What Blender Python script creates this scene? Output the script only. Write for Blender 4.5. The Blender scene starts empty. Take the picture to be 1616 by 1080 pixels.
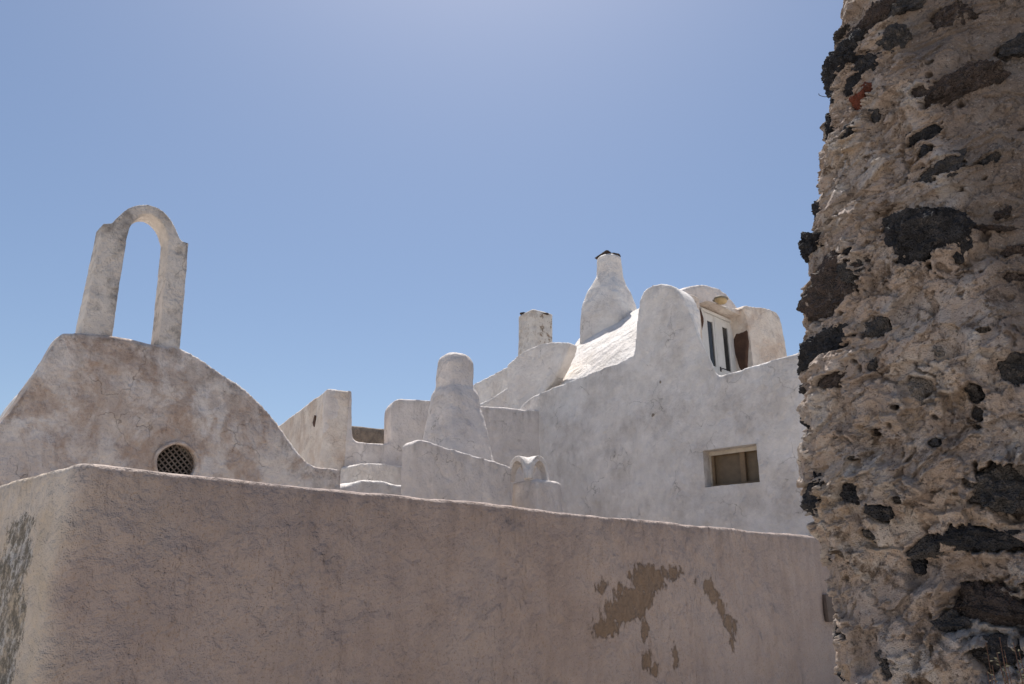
import bpy, bmesh, math, random
import numpy as np
from mathutils import Vector, Matrix

R = math.radians
scene = bpy.context.scene
# ------------------------------------------------------------------ camera
F = 1180.0; PITCH = R(18.5); EYE = 1.6
cam_d = bpy.data.cameras.new('camera'); cam = bpy.data.objects.new('camera', cam_d)
scene.collection.objects.link(cam); scene.camera = cam
cam.location = (0, 0, EYE); cam.rotation_euler = (R(90) + PITCH, 0, 0)
cam_d.sensor_width = 36; cam_d.lens = F / 1616 * 36; cam_d.clip_end = 3000; cam_d.clip_start = 0.05
# ------------------------------------------------------------------ sky and sun
SUN_EL, SUN_AZ = R(67), R(-4)        # azimuth measured from +Y towards +X
world = bpy.data.worlds.new('World'); scene.world = world; world.use_nodes = True
wn = world.node_tree.nodes; wl = world.node_tree.links
sky = wn.new('ShaderNodeTexSky'); sky.sky_type = 'NISHITA'; sky.sun_disc = False
sky.sun_elevation = SUN_EL; sky.sun_rotation = SUN_AZ
sky.altitude = 100; sky.air_density = 1.0; sky.dust_density = 1.0; sky.ozone_density = 2.0
bg = wn['Background']; bg.inputs['Strength'].default_value = 0.081
wl.new(sky.outputs[0], bg.inputs['Color'])
sun_d = bpy.data.lights.new('sun', 'SUN'); sun = bpy.data.objects.new('sun', sun_d)
scene.collection.objects.link(sun)
sun_d.energy = 4.8; sun_d.angle = R(0.5); sun_d.color = (1.0, 0.95, 0.88)
sv = Vector((math.cos(SUN_EL) * math.sin(SUN_AZ), math.cos(SUN_EL) * math.cos(SUN_AZ), math.sin(SUN_EL)))
sun.rotation_euler = sv.to_track_quat('Z', 'Y').to_euler(); sun.location = (0, 0, 30)
vs = scene.view_settings
vs.view_transform = 'Standard'; vs.look = 'None'; vs.gamma = 1; vs.use_curve_mapping = False
vs.exposure = 0.5
scene.cycles.max_bounces = 8; scene.cycles.diffuse_bounces = 5

# ------------------------------------------------------------------ helpers: projection of measured points
cP, sP = math.cos(PITCH), math.sin(PITCH)
def ray(px, py):
    x = (px - 808) / F; z = (540 - py) / F
    return Vector((x, cP - z * sP, sP + z * cP))
def on(px, py, N, D):
    """point seen at photo pixel (px, py) on the upright plane N.p = D"""
    r = ray(px, py); t = D / (N[0] * r.x + N[1] * r.y)
    return Vector((0, 0, EYE)) + r * t
def onY(px, py, Y): return on(px, py, (0, 1), Y)
DD = Vector((.73, .683, 0)); NN = Vector((.683, -.73, 0)); MD = -DD     # the village grid
N2 = Vector((.414, -.91, 0)).normalized()

# ------------------------------------------------------------------ helpers: noise
def _h(ix, iy, iz, s):
    h = (ix * 374761393 + iy * 668265263 + iz * 2147483647 + s * 974634777) & 0xffffffff
    h = ((h ^ (h >> 13)) * 1274126177) & 0xffffffff
    h = ((h ^ (h >> 16)) * 2246822519) & 0xffffffff
    return (h ^ (h >> 15)) & 0xffffffff
def vnoise(p, s=0):
    """smooth gradient noise in -1..1 for an (n,3) array"""
    i = np.floor(p).astype(np.int64); f = p - i
    u = f * f * f * (f * (f * 6 - 15) + 10)
    r = 0
    for a in (0, 1):
        for b in (0, 1):
            for c in (0, 1):
                h = _h(i[:, 0] + a, i[:, 1] + b, i[:, 2] + c, s)
                gx = (h & 1023) / 511.5 - 1; gy = ((h >> 10) & 1023) / 511.5 - 1; gz = ((h >> 20) & 1023) / 511.5 - 1
                w = (u[:, 0] if a else 1 - u[:, 0]) * (u[:, 1] if b else 1 - u[:, 1]) * (u[:, 2] if c else 1 - u[:, 2])
                r = r + w * (gx * (f[:, 0] - a) + gy * (f[:, 1] - b) + gz * (f[:, 2] - c))
    return r * 1.3
def fbm(p, o=4, s=0, g=.5):
    r = 0; a = 1
    for k in range(o):
        r = r + a * vnoise(p, s + k * 17); p = p * 2.03; a *= g
    return r
def ridged(p, o=4, s=0, g=.5):
    r = 0; a = 1
    for k in range(o):
        r = r + a * (1 - 2 * np.abs(vnoise(p, s + k * 13))); p = p * 2.07; a *= g
    return r
def worley(p, s=0):
    i = np.floor(p).astype(np.int64); f1 = np.full(len(p), 9.); f2 = np.full(len(p), 9.)
    for a in (-1, 0, 1):
        for b in (-1, 0, 1):
            for c in (-1, 0, 1):
                j = i + np.array([a, b, c]); h = _h(j[:, 0], j[:, 1], j[:, 2], s)
                q = j + np.stack([(h & 1023) / 1023, ((h >> 10) & 1023) / 1023, ((h >> 20) & 1023) / 1023], 1)
                d = np.sqrt(((q - p) ** 2).sum(1))
                f2 = np.where(d < f1, f1, np.minimum(f2, d)); f1 = np.minimum(f1, d)
    return f1, f2

# ------------------------------------------------------------------ helpers: node materials
class NT:
    def __init__(s, name):
        s.m = bpy.data.materials.new(name); s.m.use_nodes = True
        s.n = s.m.node_tree.nodes; s.l = s.m.node_tree.links
        s.b = s.n['Principled BSDF']; s.b.inputs['Roughness'].default_value = .92
        s.b.inputs['Specular IOR Level'].default_value = .25
        s.tc = s.n.new('ShaderNodeTexCoord').outputs['Object']
    def set(s, sock, v):
        if isinstance(v, (int, float)): sock.default_value = v
        elif isinstance(v, (tuple, list)): sock.default_value = tuple(v) + ((1,) if len(v) == 3 and len(sock.default_value) == 4 else ())
        else: s.l.new(v, sock)
    def mp(s, sc=(1, 1, 1), rot=(0, 0, 0)):
        m = s.n.new('ShaderNodeMapping'); s.l.new(s.tc, m.inputs[0])
        m.inputs['Scale'].default_value = sc; m.inputs['Rotation'].default_value = rot
        return m.outputs[0]
    def noise(s, scale, det=4, rough=.55, vec=None, dist=0):
        n = s.n.new('ShaderNodeTexNoise'); s.l.new(vec or s.tc, n.inputs['Vector'])
        n.inputs['Scale'].default_value = scale; n.inputs['Detail'].default_value = det
        n.inputs['Roughness'].default_value = rough; n.inputs['Distortion'].default_value = dist
        return n.outputs['Fac']
    def vor(s, scale, feat='F1', vec=None):
        n = s.n.new('ShaderNodeTexVoronoi'); s.l.new(vec or s.tc, n.inputs['Vector'])
        n.inputs['Scale'].default_value = scale; n.feature = feat
        return n.outputs['Distance']
    def ramp(s, f, a, b, lo=0., hi=1.):
        n = s.n.new('ShaderNodeMapRange'); s.set(n.inputs[0], f)
        n.inputs[1].default_value = a; n.inputs[2].default_value = b
        n.inputs[3].default_value = lo; n.inputs[4].default_value = hi; n.clamp = True
        return n.outputs[0]
    def math(s, op, a, b=0.):
        n = s.n.new('ShaderNodeMath'); n.operation = op; s.set(n.inputs[0], a); s.set(n.inputs[1], b)
        return n.outputs[0]
    def mix(s, f, a, b, mode='MIX'):
        n = s.n.new('ShaderNodeMix'); n.data_type = 'RGBA'; n.blend_type = mode
        s.set(n.inputs[0], f); s.set(n.inputs[6], a); s.set(n.inputs[7], b)
        return n.outputs[2]
    def attr(s, name):
        n = s.n.new('ShaderNodeAttribute'); n.attribute_name = name
        return n.outputs['Fac']
    def bump(s, h, dist, strength=1., prev=None):
        n = s.n.new('ShaderNodeBump'); s.set(n.inputs['Height'], h)
        n.inputs['Distance'].default_value = dist; n.inputs['Strength'].default_value = strength
        if prev is not None: s.l.new(prev, n.inputs['Normal'])
        return n.outputs[0]
    def done(s, col, nrm=None):
        s.set(s.b.inputs['Base Color'], col)
        if nrm is not None: s.l.new(nrm, s.b.inputs['Normal'])
        return s.m

def plaster(name, c1, c2, dirt, dirt_lo=.55, dirt_hi=.7, dscale=1.1, damt=.6, grime=(.16, .13, .11), gamt=.7,
            spk=.5, spk_lo=.30, extra=None, bmp=.012, warp=0., blotch=2.2, cracks=.5, trowel=.03):
    t = NT(name)
    base = t.mix(t.ramp(t.noise(blotch, 6, .6), .38, .62), c1, c2)
    base = t.mix(t.ramp(t.noise(7, 5, .65), .35, .75, 0, .35), base, tuple(x * .72 for x in c2))
    m = t.math('MULTIPLY', t.ramp(t.noise(dscale, 8, .68, dist=warp), dirt_lo, dirt_hi), t.ramp(t.noise(9, 6, .7), .3, .6, .35, 1))
    base = t.mix(t.math('MULTIPLY', m, damt), base, dirt)
    # run-off grime that hangs from the upper edge
    streak = t.noise(1, 5, .6, vec=t.mp((9, 9, 1.2)))
    g = t.math('MULTIPLY', t.attr('edge'), t.ramp(streak, .38, .66))
    g = t.math('MAXIMUM', t.math('MULTIPLY', g, gamt), t.math('MULTIPLY', t.ramp(t.attr('edge'), .75, 1.), gamt * .5))
    g = t.math('MULTIPLY', g, t.ramp(t.noise(3.3, 4, .6), .4, .55, .15, 1))
    base = t.mix(g, base, grime)
    if extra: base = extra(t, base)
    # small pits and specks
    sp = t.math('MULTIPLY', t.ramp(t.vor(48), .10, .22, 1, 0), t.ramp(t.noise(31, 2, .5), .46, .56))
    sp = t.math('MULTIPLY', sp, t.ramp(t.noise(2.7, 3), .40, .58, .1, 1))
    base = t.mix(t.math('MULTIPLY', sp, spk), base, tuple(x * .35 for x in dirt))
    base = t.mix(t.ramp(t.noise(38, 4, .7),   .56, .72, 0, .15), base, tuple(x * .6 for x in c2))
    b1 = t.bump(t.noise(4.5, 4, .45), bmp * 5.0)
    b2 = t.bump(t.noise(24, 3, .5), bmp * 1.7, prev=b1)
    b3 = t.bump(t.math('SUBTRACT', t.noise(120, 1, .4), t.math('MULTIPLY', sp, .5)), bmp * .5, prev=b2)
    if cracks:
        wv_ = t.n.new('ShaderNodeVectorMath'); wv_.operation = 'MULTIPLY_ADD'
        nn_ = t.n.new('ShaderNodeTexNoise'); t.l.new(t.tc, nn_.inputs['Vector']); nn_.inputs['Scale'].default_value = 4; nn_.inputs['Detail'].default_value = 5
        t.l.new(nn_.outputs['Color'], wv_.inputs[0]); wv_.inputs[1].default_value = (.45, .45, .45); t.l.new(t.tc, wv_.inputs[2])
        ck = t.math('MULTIPLY', t.ramp(t.vor(1.15, 'DISTANCE_TO_EDGE', vec=wv_.outputs[0]), .001, .006, 1, 0), t.ramp(t.noise(1.4, 3), .50, .56))
        base = t.mix(t.math('MULTIPLY', ck, cracks), base, tuple(x * .4 for x in dirt))
        b3 = t.bump(t.math('MULTIPLY', ck, -1.), .006, prev=b3)
    if trowel:
        tr = t.math('MULTIPLY', t.noise(9, 3, .42, vec=t.mp((1.2, 1.2, .5), (0, R(18), 0)), dist=0), t.ramp(t.noise(1.0, 3), .42, .60, .15, 1))
        b3 = t.bump(tr, trowel, prev=b3)
    if getattr(t, 'eh', None) is not None: b3 = t.bump(t.eh, .012, prev=b3)
    return t.done(base, b3)

# ------------------------------------------------------------------ helpers: objects
def link(o, parent=None):
    scene.collection.objects.link(o)
    if parent is not None: o.parent = parent
    return o
def tag(o, label=None, cat=None, group=None, kind=None):
    for k, v in (('label', label), ('category', cat), ('group', group), ('kind', kind)):
        if v: o[k] = v
    return o
def empty(name, loc, label, cat):
    o = bpy.data.objects.new(name, None); o.location = loc; o.empty_display_size = .2
    link(o); return tag(o, label, cat)
def origin_of(parent):
    v = Vector((0, 0, 0))
    while parent is not None: v += parent.location; parent = parent.parent
    return v
def obj(name, bm, mat, parent=None, smooth=True, base=None):
    me = bpy.data.meshes.new(name)
    off = origin_of(parent) if parent is not None else (Vector(base) if base is not None else Vector((0, 0, 0)))
    bm.normal_update()
    bmesh.ops.translate(bm, verts=bm.verts, vec=-off)
    bm.to_mesh(me); bm.free()
    me.materials.append(mat)
    if smooth:
        me.shade_smooth(); me.set_sharp_from_angle(angle=R(38))
    o = link(bpy.data.objects.new(name, me), parent)
    if parent is None and base is not None: o.location = base
    return o
def prism_bm(front, back_off):
    bm = bmesh.new()
    a = [bm.verts.new(p) for p in front]; b = [bm.verts.new(p + back_off) for p in front]
    bm.faces.new(a); bm.faces.new(b[::-1]); n = len(a)
    for i in range(n): bm.faces.new((a[i], b[i], b[(i + 1) % n], a[(i + 1) % n]))
    bmesh.ops.recalc_face_normals(bm, faces=bm.faces)
    return bm
def merge_bm(bm, other):
    me = bpy.data.meshes.new('t'); other.to_mesh(me); other.free(); bm.from_mesh(me); bpy.data.meshes.remove(me)
    return bm
def drop(pts, z0=0.): return pts + [Vector((pts[-1].x, pts[-1].y, z0)), Vector((pts[0].x, pts[0].y, z0))]
def curve(pts, k=3):
    """Catmull-Rom through pixel points"""
    out = []
    for i in range(len(pts) - 1):
        p0 = pts[max(i - 1, 0)]; p1 = pts[i]; p2 = pts[i + 1]; p3 = pts[min(i + 2, len(pts) - 1)]
        for j in range(k):
            t = j / k
            out.append(tuple(.5 * (2 * p1[c] + (p2[c] - p0[c]) * t + (2 * p0[c] - 5 * p1[c] + 4 * p2[c] - p3[c]) * t * t
                                   + (3 * p1[c] - p0[c] - 3 * p2[c] + p3[c]) * t ** 3) for c in (0, 1)))
    return out + [tuple(pts[-1])]
def plastered(name, bm, mat, parent=None, voxel=.035, smooth=5, disp=.02, dscale=1.2, fine=.004, fscale=7., seed=1,
              cuts=(), edge_h=.3, udir=None, attrs=None, base=None):
    """hand-plastered mass: solid -> voxel skin -> softened -> uneven, as ONE mesh object"""
    me = bpy.data.meshes.new('tmp'); bm.to_mesh(me); bm.free()
    o = bpy.data.objects.new('tmp', me); scene.collection.objects.link(o); tmp = [o]
    m = o.modifiers.new('r', 'REMESH'); m.mode = 'VOXEL'; m.voxel_size = voxel
    if smooth:
        m = o.modifiers.new('s', 'SMOOTH'); m.factor = .5; m.iterations = smooth
    for cb in cuts:
        cme = bpy.data.meshes.new('cut'); cb.to_mesh(cme); cb.free()
        co = bpy.data.objects.new('cut', cme); scene.collection.objects.link(co); tmp.append(co)
        m = o.modifiers.new('b', 'BOOLEAN'); m.operation = 'DIFFERENCE'; m.solver = 'EXACT'; m.object = co
    dg = bpy.context.evaluated_depsgraph_get(); dg.update()
    out = bpy.data.meshes.new_from_object(o.evaluated_get(dg))
    for t in tmp:
        d = t.data; bpy.data.objects.remove(t); bpy.data.meshes.remove(d)
    out.name = name; nv = len(out.vertices)
    co = np.empty(nv * 3, np.float32); out.vertices.foreach_get('co', co); co = co.reshape(-1, 3).astype(float)
    no = np.empty(nv * 3, np.float32); out.vertex_normals.foreach_get('vector', no); no = no.reshape(-1, 3)
    d = disp * fbm(co * dscale, 3, seed) + fine * fbm(co * fscale, 3, seed + 50)
    nco = co + no * d[:, None]
    u = co @ np.array((udir or DD)[:]) if udir is not None else co[:, 0] * .73 + co[:, 1] * .683
    k = np.round(u / .08).astype(int); k -= k.min()
    top = np.full(k.max() + 1, -9.); np.maximum.at(top, k, co[:, 2])
    edge = np.exp(-np.maximum(top[k] - co[:, 2], 0) / edge_h)
    edge = edge * np.clip(1.25 - 2.2 * np.clip(no[:, 2], 0, 1), 0, 1)
    at = {'edge': edge}
    if attrs: at.update(attrs(co))
    off = origin_of(parent) if parent is not None else (Vector(base) if base is not None else Vector((0, 0, 0)))
    nco -= np.array(off[:])
    out.vertices.foreach_set('co', nco.astype(np.float32).ravel())
    for n, v in at.items():
        a = out.attributes.new(n, 'FLOAT', 'POINT'); a.data.foreach_set('value', np.asarray(v, np.float32))
    out.materials.clear(); out.materials.append(mat); out.update()
    out.shade_smooth(); out.set_sharp_from_angle(angle=R(50))
    o = link(bpy.data.objects.new(name, out), parent)
    if parent is None and base is not None: o.location = base
    return o
def box_bm(c, ax, ay, az, hx, hy, hz, bevel=0.):
    bm = bmesh.new(); vs_ = []
    for k in (-1, 1):
        for i, j in ((-1, -1), (1, -1), (1, 1), (-1, 1)):
            vs_.append(bm.verts.new(Vector(c) + ax * hx * i + ay * hy * j + az * hz * k))
    for f in ((3, 2, 1, 0), (4, 5, 6, 7), (0, 1, 5, 4), (1, 2, 6, 5), (2, 3, 7, 6), (3, 0, 4, 7)): bm.faces.new([vs_[i] for i in f])
    bmesh.ops.recalc_face_normals(bm, faces=bm.faces)
    if bevel: bmesh.ops.bevel(bm, geom=bm.edges[:] , offset=bevel, segments=2, affect='EDGES', profile=.6)
    return bm
def loft_bm(sections, ax=DD, ay=NN, n=32):
    """sections: (centre Vector, half width, squareness 0..1)"""
    bm = bmesh.new(); rings = []
    for c, r, sq in sections:
        ring = []
        e = 2 + sq * 8
        for i in range(n):
            a = 2 * math.pi * i / n; ca, sa = math.cos(a), math.sin(a)
            k = (abs(ca) ** e + abs(sa) ** e) ** (-1 / e)
            ring.append(bm.verts.new(c + ax * (r * k * ca) + ay * (r * k * sa)))
        rings.append(ring)
    for a, b in zip(rings, rings[1:]):
        for i in range(n): bm.faces.new((a[i], a[(i + 1) % n], b[(i + 1) % n], b[i]))
    bm.faces.new(rings[0][::-1]); bm.faces.new(rings[-1])
    bmesh.ops.recalc_face_normals(bm, faces=bm.faces)
    return bm
UP = Vector((0, 0, 1))
def tube_bm(pts, r, n=8, r2=None):
    bm = bmesh.new(); rings = []
    for i, p in enumerate(pts):
        t = (pts[min(i + 1, len(pts) - 1)] - pts[max(i - 1, 0)]).normalized()
        a = t.orthogonal().normalized() if i == 0 else (a - t * a.dot(t)).normalized()
        b = t.cross(a); rr = r if r2 is None else r + (r2 - r) * i / (len(pts) - 1)
        rings.append([bm.verts.new(p + a * rr * math.cos(2 * math.pi * k / n) + b * rr * math.sin(2 * math.pi * k / n)) for k in range(n)])
    for x, y in zip(rings, rings[1:]):
        for i in range(n): bm.faces.new((x[i], x[(i + 1) % n], y[(i + 1) % n], y[i]))
    bm.faces.new(rings[0][::-1]); bm.faces.new(rings[-1]); return bm
def rock_bm(c, axes, half, seed, sub=4, rough=.22, lava=0.):
    bm = bmesh.new(); bmesh.ops.create_icosphere(bm, subdivisions=sub, radius=1)
    p = np.array([v.co[:] for v in bm.verts]); rnd = random.Random(seed)
    q = p.copy()
    for _ in range(14):                                    # broken faces
        nrm = np.array([rnd.gauss(0, 1) for _ in range(3)]); nrm /= np.linalg.norm(nrm)
        lim = rnd.uniform(.5, .86); dd = q @ nrm
        q = q - np.outer(np.maximum(dd - lim, 0) * .97, nrm)
    s = np.array(half); w = q * s * 1.12
    dn = rough * .5 * fbm(p * 1.5 + seed, 3, seed) + rough * .25 * (ridged(p * 3.2 + seed, 4, seed + 3) - .5)
    w = w * (1 + dn[:, None])
    if lava:
        rg = fbm(w * 28 + seed, 4, seed, .62); f1, f2 = worley(w * 75 + seed, seed)
        w = w + q * (lava * (.011 * rg + .006 * np.sign(rg) * np.abs(rg) ** .5 - .006 * np.clip(1 - f1 * 2., 0, 1)))[:, None]
    for v, a in zip(bm.verts, w): v.co = Vector(c) + axes[0] * a[0] + axes[1] * a[1] + axes[2] * a[2]
    return bm

# ------------------------------------------------------------------ materials
def gable(t, b):
    # weathering where rain runs off the crest: bare brown render in the upper middle, whiter lime below
    m = t.math('MULTIPLY', t.attr('stain'), t.ramp(t.noise(2.6, 9, .76, dist=.4), .45, .54))
    b = t.mix(t.math('MULTIPLY', m, .55), b, t.mix(t.ramp(t.noise(5, 6, .7), .4, .6), (.33, .225, .165), (.42, .33, .27)))
    g = t.math('MULTIPLY', t.attr('edge'), t.ramp(t.noise(6, 7, .75), .48, .60))
    return t.mix(t.math('MULTIPLY', g, .75), b, (.15, .115, .095))
def stained(t, b):
    b = t.mix(t.math('MULTIPLY', t.ramp(t.noise(1, 6, .62, vec=t.mp((7, 7, .7))), .50, .66), .28), b, (.25, .20, .18))
    b = t.mix(t.ramp(t.noise(1.1, 4, .5), .50, .62, 0, .45), b, (.46, .392, .358))
    b = t.mix(t.ramp(t.noise(62, 2, .5), .60, .66, 0, .45), b, (.26, .18, .13))
    sd = t.attr('stain'); nz = t.noise(9, 6, .7, vec=t.mp((1.4, 1.4, .8)))
    f = t.math('ADD', sd, t.math('MULTIPLY', t.math('SUBTRACT', nz, .5), .30))
    b = t.mix(t.ramp(f, -.02, .03, .55, 0), b, (.26, .20, .16))
    b = t.mix(t.ramp(f, -.012, .006, .75, 0), b, t.mix(t.ramp(t.noise(22, 6, .7), .4, .6), (.165, .11, .068), (.215, .15, .098)))
    t.eh = t.ramp(f, -.006, .006, -1, 0)
    pe = t.math('ADD', t.attr('peel'), t.math('MULTIPLY', t.math('SUBTRACT', t.noise(13, 9, .8), .5), 3.2))
    b = t.mix(t.ramp(t.attr('side'), .2, .9, 0, .8), b, t.mix(t.ramp(t.noise(1.6, 5, .6), .4, .6), (.52, .43, .33), (.60, .53, .46)))
    b = t.mix(t.ramp(pe, .0, .02, .9, 0), b, t.mix(t.ramp(t.noise(15, 10, .85), .46, .56), (.10, .088, .068), t.mix(t.ramp(t.noise(4, 5, .7), .45, .55), (.50, .47, .44), (.40, .33, .25))))
    return b
M = {}
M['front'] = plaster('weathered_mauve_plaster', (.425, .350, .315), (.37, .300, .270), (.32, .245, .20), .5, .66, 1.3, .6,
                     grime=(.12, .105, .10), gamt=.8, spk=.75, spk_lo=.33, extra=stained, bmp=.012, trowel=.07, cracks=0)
M['chapel'] = plaster('stained_chapel_plaster', (.80, .745, .70), (.66, .58, .53), (.40, .28, .21), .49, .57, 1.1, .75,
                      grime=(.17, .12, .09), gamt=.75, spk=.4, bmp=.014, warp=.6, blotch=1.3, extra=gable)
M['belfry'] = plaster('lichen_grey_plaster', (.74, .68, .62), (.62, .56, .51), (.20, .18, .165), .50, .60, 2.3, .8,
                      grime=(.13, .11, .10), gamt=.7, spk=.8, spk_lo=.36, bmp=.014)
M['white'] = plaster('whitewash_plaster', (.76, .70, .66), (.66, .60, .56), (.46, .38, .33), .52, .70, .8, .55,
                     grime=(.24, .21, .19), gamt=.65, spk=.3, bmp=.011)
M['house'] = plaster('patched_grey_whitewash', (.86, .815, .775), (.75, .705, .66), (.50, .45, .41), .47, .60, .75, .75,
                     grime=(.30, .27, .25), gamt=.6, spk=.25, bmp=.010)
M['bright'] = plaster('fresh_whitewash', (.82, .78, .74), (.72, .67, .63), (.46, .40, .34), .50, .66, 1.6, .5,
                      grime=(.30, .27, .24), gamt=.5, spk=.25, bmp=.012)
M['warm'] = plaster('ochre_stain_bounce_whitewash', (.76, .68, .60), (.68, .59, .51), (.44, .30, .21), .46, .62, 1.6, .6,
                    grime=(.28, .22, .18), gamt=.6, spk=.4, bmp=.012)  # ochre stains, plus the side wall's orange bounce light put into the colour
M['brown'] = plaster('mossy_brown_plaster', (.46, .385, .31), (.34, .28, .22), (.17, .14, .11), .45, .6, 3, .8, grime=(.1, .09, .08), spk=.8, bmp=.02)
def flaked(t, b):
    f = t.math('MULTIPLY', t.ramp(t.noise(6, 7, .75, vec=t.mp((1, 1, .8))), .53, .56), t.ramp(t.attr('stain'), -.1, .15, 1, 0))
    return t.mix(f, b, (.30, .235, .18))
M['flaked'] = plaster('flaking_whitewash', (.72, .68, .63), (.64, .59, .54), (.5, .42, .34), .5, .7, 2, .5, grime=(.4, .34, .28), extra=flaked, spk=.3)
def plain(name, col, col2=None, rough=.8, bscale=40, bd=.002, scale=8):
    t = NT(name); t.b.inputs['Roughness'].default_value = rough
    c = t.mix(t.ramp(t.noise(scale, 5, .65), .35, .65), col, col2 or tuple(x * .75 for x in col))
    return t.done(c, t.bump(t.noise(bscale, 4, .6), bd))
M['wood'] = plain('weathered_brown_wood', (.26, .185, .115), (.18, .13, .085), .7)
M['palewood'] = plain('pale_bare_wood', (.64, .58, .49), (.5, .44, .36), .75)
M['doorpaint'] = plain('white_door_paint', (.66, .64, .61), (.58, .56, .53), .5, 60, .0006, 5)
M['glass'] = plain('dark_door_glass', (.03, .03, .032), (.045, .043, .04), .12, 30, .0002)
M['dusty'] = plain('dusty_window_glass', (.20, .145, .09), (.15, .11, .07), .35, 30, .0004)
M['iron'] = plain('dark_iron', (.045, .04, .038), None, .6)
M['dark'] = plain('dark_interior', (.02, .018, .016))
M['lattice'] = plain('lattice_terracotta', (.20, .165, .14), (.13, .105, .09), .85)
M['jamb'] = plain('brown_jamb_stone', (.115, .065, .045), (.07, .042, .032), .9, 25, .01, 6)
M['jamb2'] = plain('tan_jamb_stone', (.42, .32, .23), (.33, .25, .18), .9, 25, .01, 6)
M['amber'] = plain('amber_lamp_glass', (.46, .34, .18), (.38, .27, .14), .35, 10, .0003)
M['lampmetal'] = plain('dull_lamp_metal', (.20, .18, .14), (.13, .12, .10), .6)
M['capstone'] = plain('dark_cap_stone', (.06, .042, .035), (.03, .023, .02), .9, 30, .01, 9)

# ------------------------------------------------------------------ the setting: ground
bm = bmesh.new()
vs4 = [bm.verts.new(p) for p in ((-900, -900, 0), (900, -900, 0), (900, 900, 0), (-900, 900, 0))]; bm.faces.new(vs4)
t = NT('pale_paving'); gcol = t.mix(t.ramp(t.noise(.8, 6, .6), .35, .65), (.50, .45, .40), (.42, .375, .33))
o = obj('ground', bm, t.done(gcol, t.bump(t.noise(20, 5, .6), .01)), smooth=False); tag(o, kind='structure')

# ------------------------------------------------------------------ foreground plaster wall
WD = -4.51
C0 = on(122, 731, NN, WD); H = C0.z
a0 = C0.xy.to_3d(); far = a0 + DD * 13.0; L = 5.0; th = .42; LD = Vector((-.755, .655, 0)); rr = .10
def wallplan(z):
    pts = [far]
    for k in range(7):                                    # rounded outer corner
        s = k / 6; p = (a0 + DD * rr) * (1 - s) ** 2 + a0 * 2 * s * (1 - s) + (a0 + LD * rr) * s * s
        pts.append(p)
    le = a0 + LD * L
    inn = Vector((-LD.y, LD.x, 0)) * -1
    pts += [le, le + DD * th, a0 + DD * th * 1.1 - NN * th, far - NN * th]
    return [Vector((p.x, p.y, z)) for p in pts]
bm = prism_bm(wallplan(0), Vector((0, 0, H + .01)))
blobs = [(1022, 916, 26, 24), (1002, 945, 27, 20), (985, 965, 28, 18), (962, 990, 22, 15), (942, 990, 5, 12), (948, 930, 6, 9), (957, 922, 3, 5),
         (980, 925, 4, 8), (1050, 906, 5, 8), (1062, 903, 9, 9), (1020, 995, 5, 15), (1022, 1042, 8, 13), (1033, 1058, 7, 9), (1065, 1040, 3, 13),
         (1120, 925, 7, 13), (1127, 940, 7, 14), (1135, 955, 5, 10), (1142, 965, 5, 13), (1150, 983, 6, 13), (1159, 990, 4, 10), (1155, 1013, 3, 10), (1097, 916, 3, 5)]
peels = [(32, 840, 20, 26), (12, 905, 22, 50), (34, 900, 14, 60), (15, 985, 24, 60), (5, 1050, 20, 40)]
def proj(co):
    x = co[:, 0]; y = co[:, 1]; z = co[:, 2] - EYE
    f = y * cP + z * sP; u = -y * sP + z * cP
    f = np.maximum(f, .2)
    return 808 + F * x / f, 540 - F * u / f
def wall_attrs(co):
    # shapes measured on the wall face, expressed in metres along the wall and up
    s = co @ np.array(DD[:]); z = co[:, 2]; st = np.full(len(co), 1.)
    for cx, cy, rx, ry in blobs:
        c = on(cx, cy, NN, WD); ex = on(cx + rx, cy, NN, WD); ez = on(cx, cy + ry, NN, WD)
        a = abs((ex - c).dot(DD)); b = abs(ez.z - c.z)
        st = np.minimum(st, (np.sqrt(((s - c.dot(DD)) / a) ** 2 + ((z - c.z) / b) ** 2) - 1) * min(a, b))
    nl = Vector((-LD.y, LD.x, 0)); 
    if nl.y > 0: nl = -nl
    DL = a0.dot(nl); w = co @ np.array(LD[:]); pe = np.full(len(co), 1.)
    for cx, cy, rx, ry in peels:
        c = on(cx, cy, nl, DL); ex = on(cx + rx, cy, nl, DL); ez = on(cx, cy + ry, nl, DL)
        a = abs((ex - c).dot(LD)); b = abs(ez.z - c.z)
        pe = np.minimum(pe, (np.sqrt(((w - c.dot(LD)) / a) ** 2 + ((z - c.z) / b) ** 2) - 1))
    side = np.clip(((co - np.array(a0[:])) @ np.array(LD[:]) + .10 + .06 * fbm(co * 2, 2, 3)) / .22, 0, 1)
    pe = np.where(side > .4, pe, 1); st = np.where(side < .6, st, 1)
    return {'stain': st, 'peel': pe, 'side': side}
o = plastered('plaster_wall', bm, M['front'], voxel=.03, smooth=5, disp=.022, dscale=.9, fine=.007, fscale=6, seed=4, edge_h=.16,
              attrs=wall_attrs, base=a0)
tag(o, 'long mauve-grey rendered wall across the foreground with brown damp patches and a soft corner at left', 'wall')
# small grey utility box low on the far end of that wall
c = on(1312, 960, NN, WD + .02)
o = obj('utility_box', box_bm(c, DD, NN, UP, .16, .025, .16, .012), plain('grey_box_paint', (.15, .12, .105)), base=c)
tag(o, 'small dark flat box fixed to the far end of the foreground wall', 'box')

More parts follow.
